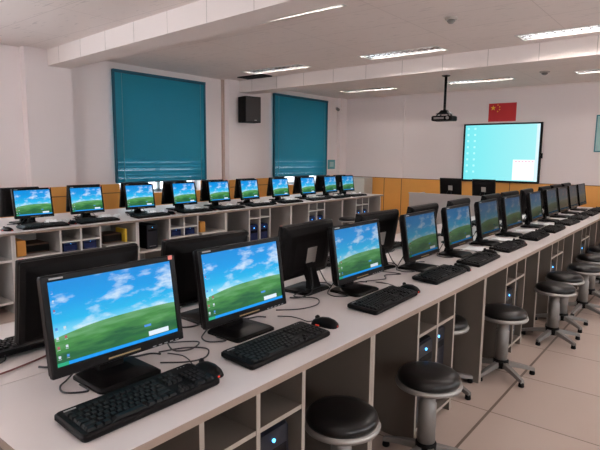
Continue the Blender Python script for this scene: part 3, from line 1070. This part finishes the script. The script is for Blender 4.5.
def place(key, x, y, z, rz, label, cat, group, scale=None):
    o = PRO[key] if not used[key] else copy_tree(PRO[key])
    if not used[key]:
        used[key] = True
        o['_proto'] = 1
    o.location = (x, y, z); o.rotation_euler = (0, 0, rz)
    if '_proto' in o:
        del o['_proto']
    tag(o, label, cat, group)
    return o


DIMMED = {}


def dimmed(m, f, tint):
    key = (m.name, round(f, 3), tint)
    if key not in DIMMED:
        d_ = m.copy()
        e_ = next(n_ for n_ in d_.node_tree.nodes if n_.type == 'EMISSION')
        c_ = e_.inputs[0].default_value
        e_.inputs[0].default_value = (min(1, c_[0] * tint[0]), c_[1] * tint[1], c_[2] * tint[2], 1)
        e_.inputs[1].default_value *= f
        DIMMED[key] = d_
    return DIMMED[key]


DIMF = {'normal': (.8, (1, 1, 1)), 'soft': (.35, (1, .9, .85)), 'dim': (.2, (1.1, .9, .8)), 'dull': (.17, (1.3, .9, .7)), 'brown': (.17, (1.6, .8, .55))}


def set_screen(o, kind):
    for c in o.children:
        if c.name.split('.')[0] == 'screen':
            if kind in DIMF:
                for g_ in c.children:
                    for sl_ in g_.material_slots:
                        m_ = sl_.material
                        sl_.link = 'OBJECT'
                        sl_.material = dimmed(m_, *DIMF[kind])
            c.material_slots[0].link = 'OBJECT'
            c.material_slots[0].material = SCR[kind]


DT = .7505
FX = [.622, 1.171, 2.003, 2.738, 3.343, 3.968, 4.60, 5.36, 6.02, 6.56, 7.12, 7.66]
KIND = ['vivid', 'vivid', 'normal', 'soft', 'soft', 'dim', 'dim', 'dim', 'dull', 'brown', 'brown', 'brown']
first_m = None
for i, x in enumerate(FX):
    extra = {0: ', pink sticker on top'}.get(i, '')
    pos = ORD[i] if i < 11 else 'farthest'
    o = place('m', x + .234, IY + .395, DT, R([-1.0, 0, 0, .5, 0, 0, -1, 1, 0, -1, 0, 0][i]), 'black monitor, screen lit, %s on the island aisle side%s' % (pos, extra), 'monitor', 'monitors on the aisle side of the island')
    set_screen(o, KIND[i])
    if i == 0:
        first_m = o
    ky = IY + .180
    kx = [.583, 1.155, 1.93, 2.63, 3.24, 3.90, 4.62, 5.22, 5.92, 6.56, 7.12, 7.68][i]
    place('k', kx + .2225, ky + [0, -.01, -.01, .01, 0, .005, 0, -.005, 0, .01, 0, 0][i], DT, R([-.5, 0, 2, 0, 1, -1, 1, 0, -2, 1, 0, 0][i]),
          'black keyboard in front of the %s monitor on the aisle side of the island' % pos, 'keyboard', 'keyboards on the aisle side of the island')
    mx = kx + [.470, .525, .49, .47, .52, .50, .49, .50, .49, .49, .48, .48][i]
    place('o', mx, IY + .19 + [0, -.01, -.02, -.03, .02, 0, .01, -.02, 0, .01, 0, 0][i], DT, R([-6, 8, -12, 4, -8, 6, -6, 10, 0, -5, 4, 0][i]),
          'black optical mouse at the right of the %s keyboard on the aisle side' % pos, 'mouse', 'mice on the aisle side of the island')
# pink sticker on the nearest monitor
TILT0 = Matrix.Translation((0, -.05, .074)) @ Matrix.Rotation(R(-9), 4, 'X')
b = MB(); b.use(M['pink']); b.box(.196, .212, -.0014, .0004, .2755, .2895); b.build('pink_sticker', first_m, mtx=TILT0)

BX = [.66, 1.23, 1.86, 2.58, 3.22, 3.88, 4.66, 5.22, 5.82, 6.58, 7.15, 7.72]
for i, x in enumerate(BX):
    pos = ORD[i] if i < 11 else 'farthest'
    extra = ''
    o = place('m', x + .226, IY + .605, DT, math.pi + R([2, -2, 3, -3, 0, 2, 0, -2, 2, 0, -2, 0][i]),
              'black monitor seen from behind, %s on the far side of the island%s' % (pos, extra), 'monitor', 'monitors on the far side of the island')
    set_screen(o, 'normal')
    o.location.y += [.085, .05][i] if i < 2 else 0
    if i == 0:
        o.location.x += .025
        xx, yy = .70, IY + .875
    else:
        xx, yy = x + .22, IY + .90
    place('k', xx, yy, DT, math.pi + R(1), 'black keyboard beyond the %s monitor on the far side of the island' % pos, 'keyboard', 'keyboards on the far side of the island')

# towers in the island cubbies (aisle side)
n = 0
for i in range(6):
    k1 = .385 if i == 0 else .45
    cubw = .235 if i == 0 else .225
    for c in (0, 1):
        if i == 0 and c == 0:
            continue
        x = IB[i] + k1 + cubw * (c + .5) - .0
        place('t', x, IY + .075 + (.03 if c else 0), .0695, 0, 'black computer tower with blue light, %s pair along the aisle, %s cubby' % (ORD[i] if i < 5 else 'farthest', 'nearer' if c == 0 else 'farther'),
              'computer', 'computer towers in the island cubbies')
        n += 1

# stools along the aisle
ST = [(1.61, 1.07, 0, 8), (2.18, .965, 0, 8), (3.01, 1.25, 0, 26), (3.455, 1.02, 0, 8), (4.40, .915, 0, 12), (4.86, .945, 0, 8), (5.40, .88, .03, 15), (6.0, .92, .0, 8),
      (6.62, .92, 0, 3), (7.05, .88, 0, 55), (7.7, .90, 0, 10), (8.1, .86, 0, 25)]
for i, (x, y, dz, a) in enumerate(ST):
    pos = ORD[i] if i < 11 else 'farthest'
    ex = ['tucked under the edge', 'before the computer towers', 'hidden deep in a knee bay', 'before the second double panel', 'standing out on the dark floor joint',
          'just behind the one on the floor joint', 'seat cut by the frame edge', 'beyond the seat cut by the frame', 'almost out of the frame', 'out near the frame edge', 'toward the front wall', 'by the island end'][i]
    place('s', x, y, 0, R(a), 'black round swivel stool, %s along the aisle, %s' % (pos, ex), 'stool', 'stools along the aisle')

# ------------------------------------------------------------------ window-side desk
WY = 4.78
worktop('pale worktop along the near half of the window desk', .20, 8.42, WY, WY + .598, 'worktops', '-')
worktop('pale worktop along the window half of the window desk', .20, 8.42, WY + .602, WY + 1.20, 'worktops', '+')
WB_ = [.63, 1.93, 3.20, 4.50, 5.80, 7.14, 8.40]
LOW = {0: [(.02, .42, .49), (.92, 1.28, .49), (.02, 1.27, .11)], 1: [(.02, .42, .50), (.90, 1.25, .50)], 2: [(.02, .42, .38), (.905, 1.28, .49)], 3: None, 4: None, 5: None}
for i in range(6):
    L_ = WB_[i + 1] - WB_[i]
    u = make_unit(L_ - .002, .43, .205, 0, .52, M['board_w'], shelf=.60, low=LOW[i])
    u.location = (WB_[i], WY + .045, 0)
    tag(u, 'whitish open storage unit under the window desk, %s from the left frame edge' % ['first', 'second', 'third', 'fourth', 'fifth', 'last'][i], 'desk unit', 'units under the window desk')
    v_ = copy_tree(u)
    v_.rotation_euler = (0, 0, math.pi)
    v_.location = (WB_[i] + L_ - .002, WY + 1.155, 0)
    tag(v_, 'whitish storage unit on the window side of the window desk, %s from the left' % ['first', 'second', 'third', 'fourth', 'fifth', 'last'][i], 'desk unit', 'units under the window desk')

NTH = ['first', 'second', 'third', 'fourth', 'fifth', 'sixth', 'seventh', 'eighth', 'ninth', 'tenth']
WX = [2.08, 2.63, 3.28, 3.92, 4.50, 5.08, 5.75, 6.43, 7.06, 7.60]
for i, x in enumerate(WX):
    o = place('m', x + .19, WY + .40, DT, R([0, 0, -3, 1, 0, 2, -1, 0, 2, -1][i]), 'black monitor with blue and green screen, %s from the left on the window desk' % NTH[i], 'monitor', 'lit monitors on the window desk')
    o.scale = (.83, 1, 1)
    set_screen(o, 'vivid' if i < 8 else 'normal')
    place('k', x + .18, WY + .17, DT, R([1, 2, 2, -1, 0, 1, 0, 2, 0, 1][i]), 'black keyboard before the %s monitor from the left on the window desk' % NTH[i], 'keyboard', 'keyboards on the window desk')
place('o', 1.93, WY + .16, DT, R(20), 'black mouse on the window desk at the left frame edge', 'mouse', 'mice on the window desk')
for i, x in enumerate(WX):
    if i in (0, 2, 3, 5, 7):
        place('o', x + .475, WY + .19, DT, R(5 * i), 'black mouse right of the %s keyboard from the left on the window desk' % NTH[i], 'mouse', 'mice on the window desk')
WBX = [2.05, 2.72, 3.36, 3.95, 4.58, 5.22, 5.92, 6.56, 7.15, 7.66]
for i, x in enumerate(WBX):
    o = place('m', x + .20, WY + .62, DT, math.pi + R([2, -2, 0, 2, -1, 0, 1, 0, 0, 1][i]), 'black back of a monitor facing the windows, %s from the left on the window desk' % NTH[i], 'monitor', 'monitors facing the windows')
    o.scale = (.83, 1, 1)
    set_screen(o, 'normal')


# instruction sheets lying about: each a little stack of curled paper
def make_paper(w_, d_, seed, th=.004, puff=.011):
    rnd = random.Random(seed)
    b = MB(); b.use(M['paper'])
    nx_, ny_ = 6, 5
    ph = rnd.random() * 6
    for s_ in range(3):
        a = R(rnd.uniform(-12, 12)); ox_, oy_ = rnd.uniform(-.012, .012), rnd.uniform(-.01, .01)
        rot = Matrix.Translation((ox_, oy_, 0)) @ Matrix.Rotation(a, 4, 'Z')
        rings = []
        for i in range(nx_ + 1):
            x = -w_ / 2 + w_ * i / nx_
            ring = []
            for jj in range(ny_ + 1):
                y = -d_ / 2 + d_ * jj / ny_
                z = .001 + s_ * .0022 + max(0, puff * math.sin(i * 1.05 + ph + s_) * math.sin(jj * .9 + ph))
                ring.append(rot @ Vector((x, y, z)))
            low_ = [v_ + Vector((0, 0, -.0006)) for v_ in ring[::-1]]
            rings.append(ring + low_)
        b.hull_rings(rings)
    return b.build('paper_sheets')


pp = []
NTHW = ['first', 'second', 'third', 'fourth', 'fifth', 'sixth', 'seventh', 'eighth', 'ninth', 'tenth']
for i, x_ in enumerate(WX):
    px_, py_, a_, c_ = x_ + [.38, .40, .36, .38, .36, .37, .38, .38, .36, .38][i], .325, [.20, .22, .2, .22, .18, .22, .2, .22, .2, .2][i], .12
    pp.append((px_, WY + py_, a_, c_, 'crumpled white papers right of the %s monitor stand on the window desk' % NTHW[i]))
for i, (x, y, a, c, lab) in enumerate(pp):
    o = make_paper(a, c, i, puff=.05); o.location = (x, y, DT); o.rotation_euler = (0, 0, R(7 * (i % 3) - 5))
    tag(o, lab, 'papers', 'papers on the window desk')
ip = [(3.86, IY + .33, .16, .20), (4.50, IY + .33, .15, .20), (5.17, IY + .33, .16, .20), (5.87, IY + .33, .15, .18), (6.46, IY + .33, .12, .18), (7.03, IY + .33, .10, .18), (7.55, IY + .33, .10, .18)]
for i, (x, y, a, c) in enumerate(ip):
    o = make_paper(a, c, 20 + i); o.location = (x, y, DT); o.rotation_euler = (0, 0, R(9 * (i % 3) - 6))
    tag(o, 'white papers between the %s and %s lit monitors of the island' % (ORD[5 + i - 0] if 5 + i < 11 else 'farthest', (ORD[6 + i] if 6 + i < 11 else 'farthest')) if i < 6 else 'white papers beside the farthest lit monitor of the island', 'papers', 'papers on the island')


# white cups among the far monitors
def cup(x, y, lab):
    e = empty('paper_cup', (x, y, DT)); tag(e, lab, 'cup', 'white cups on the island')
    b = MB(); b.use(M['paper']); b.lathe([(.026, .0005), (.028, .003), (.036, .085), (.038, .088), (.036, .090), (.034, .086), (.027, .006)], 20); b.build('cup_body', e)
    b = MB(); b.use(M['icon_b'] if False else M['notice']); b.lathe([(.0315, .030), (.0338, .052)], 20); b.build('printed_band', e)


cup(4.14, IY + .55, 'white cup standing between the monitors behind the sixth screen')
cup(4.80, IY + .55, 'white cup with a teal band between the seventh screen and its neighbour')
cup(5.46, IY + .55, 'white cup between the far monitors near the eighth screen')

# items inside the window desk bays
def thing_box(name, m, x0, x1, y0, y1, z0, z1, label, cat, lid=None):
    e = empty(name, ((x0 + x1) / 2, (y0 + y1) / 2, z0)); tag(e, label, cat)
    hx, hy, hz = (x1 - x0) / 2, (y1 - y0) / 2, z1 - z0
    b = MB(); b.use(m); b.box(-hx, hx, -hy, hy, 0.0005, hz, .002); b.build('cover', e)
    if lid is not None:
        b = MB(); b.use(lid); b.box(-hx - .001, hx + .001, -hy - .001, -hy + .004, hz * .15, hz * .85); b.build('printed_front', e)
    return e


y0 = WY + .07
thing_box('card_box', M['orange_card'], 1.975, 2.055, y0 + .02, y0 + .25, .512, .655, 'orange card box standing on the first full shelf at the left', 'box')
thing_box('brown_box', M['brown_card'], 2.085, 2.30, y0 + .1, y0 + .35, .512, .60, 'dark brown box beside the orange card box', 'box', M['black'])
thing_box('brown_box', M['brown_card'], 2.86, 3.07, y0 + .08, y0 + .30, .512, .61, 'dark brown box in the bay with the yellow book', 'box', M['black'])
thing_box('yellow_book', M['yellow'], 3.075, 3.10, y0 + .02, y0 + .20, .512, .655, 'thin yellow book upright beside a dark brown box', 'book')
thing_box('orange_book', M['orange_card'], 4.12, 4.20, y0 + .03, y0 + .20, .502, .63, 'orange box in the shelf bay above the second hidden monitor', 'box')
e = place('t', 3.42, y0 + .03, .392, 0, 'black computer unit on the low shelf left of the four cubbies', 'computer', 'computers in the window desk')
e.scale = (.85, .7, .62)
for i in range(6):
    for c in (0, 1):
        x = WB_[i] + .43 + .205 * (c + .5)
        zf = .50 if LOW[i] else .07
        e = place('t', x, y0 + .01, zf, 0, '%s computer in the %s unit of the window desk' % (['first', 'second'][c], ['first', 'second', 'third', 'fourth', 'fifth', 'last'][i]),
                  'computer', 'computers in the window desk')
        e.scale = (.80, .8, .19) if LOW[i] else (.9, .9, 1.0)
        for q_ in e.children:
            if q_.name.startswith('front_panel'):
                q_.material_slots[0].link = 'OBJECT'; q_.material_slots[0].material = M['navy']
place('s', 4.725, WY + .06, 0, R(8), 'stool tucked into a bay of the window desk, right of the orange box', 'stool', 'stools along the window desk')
place('s', 7.02, WY - .14, 0, R(8), 'stool by the window desk, just left of the fourth dark monitor back', 'stool', 'stools along the window desk')

# ------------------------------------------------------------------ teacher's desk with two monitors
td = empty('teacher_desk', (8.9, 0, 0)); tag(td, 'long grey panelled teacher desk in front of the board', 'desk')
TY0, TY1 = 1.75, 4.50
b = MB(); b.use(M['grey_panel']); b.box(0, .03, TY0, TY1, 0.0, .76, .002); b.build('front_panel', td)
for y in (TY0, TY1 - .03):
    b = MB(); b.use(M['grey_panel']); b.box(.031, .62, y, y + .03, 0, .758, .002); b.build('side_panel', td)
b = MB(); b.use(M['grey_panel']); b.box(-.008, .04, TY0 - .01, TY1 + .01, .7605, .785, .003); b.build('top_rail', td)
b = MB(); b.use(M['grey_panel']); b.box(.031, .66, TY0 + .031, TY1 - .031, .67, .695, .003); b.build('desk_top', td)
for i, (y, a, lab) in enumerate([(3.80, 90, 'black back of the monitor on the teacher desk, left one of two'), (3.19, 90, 'black back of the monitor on the teacher desk, below the board corner')]):
    o = place('m', 9.15, y, .6955, R(a), lab, 'monitor', 'monitors on the teacher desk')
    set_screen(o, 'normal')
    o.scale = (.92, .92, 1.04)
e = make_paper(.22, .30, 50); e.location = (9.10, 4.28, .6955); e.rotation_euler = (0, 0, R(10)); tag(e, 'white papers on the left end of the teacher desk', 'papers')

cb = empty('low_cabinet', (10.3, 6.52, 0)); tag(cb, 'pale grey cabinet standing in the corner at the end of the window desk', 'cabinet')
b = MB(); b.use(M['cabinet_w']); b.box(0, .36, -.16, .55, 0.0, .955, .006); b.build('body', cb)
for k in (0, 1):
    b = MB(); b.use(M['cabinet_w']); b.box(-.016, -.001, -.155 + k * .355, .19 + k * .355, .05, .94, .003); dd = b.build('door', cb)
    b = MB(); b.use(M['grey_paint']); b.box(-.03, -.0165, .14 + k * .09, .155 + k * .09, .5, .6, .002); b.build('handle', dd)

# loose cables on the island
b = MB(); b.use(M['red_cable'])
b.tube(curve_pts([(.50, 1.72, DT + .004), (.62, 1.71, DT + .004), (.75, 1.74, DT + .004), (.86, 1.78, DT + .004), (.95, 1.80, DT + .004)]), .0032, 6)
tag(b.build('desk_cable'), 'dark red cable lying on the island at the left frame edge', 'cable')
cabs = [([(1.10, 1.55, 0), (1.16, 1.50, 0), (1.20, 1.44, 0), (1.13, 1.40, 0), (1.08, 1.44, 0), (1.15, 1.58, 0)], 'black cable loop between the two nearest lit monitors'),
        ([(1.70, 1.50, 0), (1.78, 1.42, 0), (1.88, 1.40, 0), (1.95, 1.46, 0), (1.90, 1.56, 0), (2.02, 1.58, 0)], 'black cable loop before the monitor back with the sticker'),
        ([(2.44, 1.48, 0), (2.55, 1.42, 0), (2.62, 1.46, 0), (2.70, 1.40, 0), (2.66, 1.55, 0)], 'black cable winding between the third and fourth lit monitors'),
        ([(1.00, 1.40, 0), (1.06, 1.33, 0), (1.12, 1.31, 0), (1.17, 1.36, 0), (1.12, 1.42, 0), (1.03, 1.45, 0)], 'black cable coil behind the nearest mouse')]
for pts, lab in cabs:
    b = MB(); b.use(M['cable']); b.tube(curve_pts([(p[0], p[1], DT + .004 + .003 * k) for k, p in enumerate(pts)]), .003, 6)
    tag(b.build('desk_cable'), lab, 'cable', 'loose cables on the island')
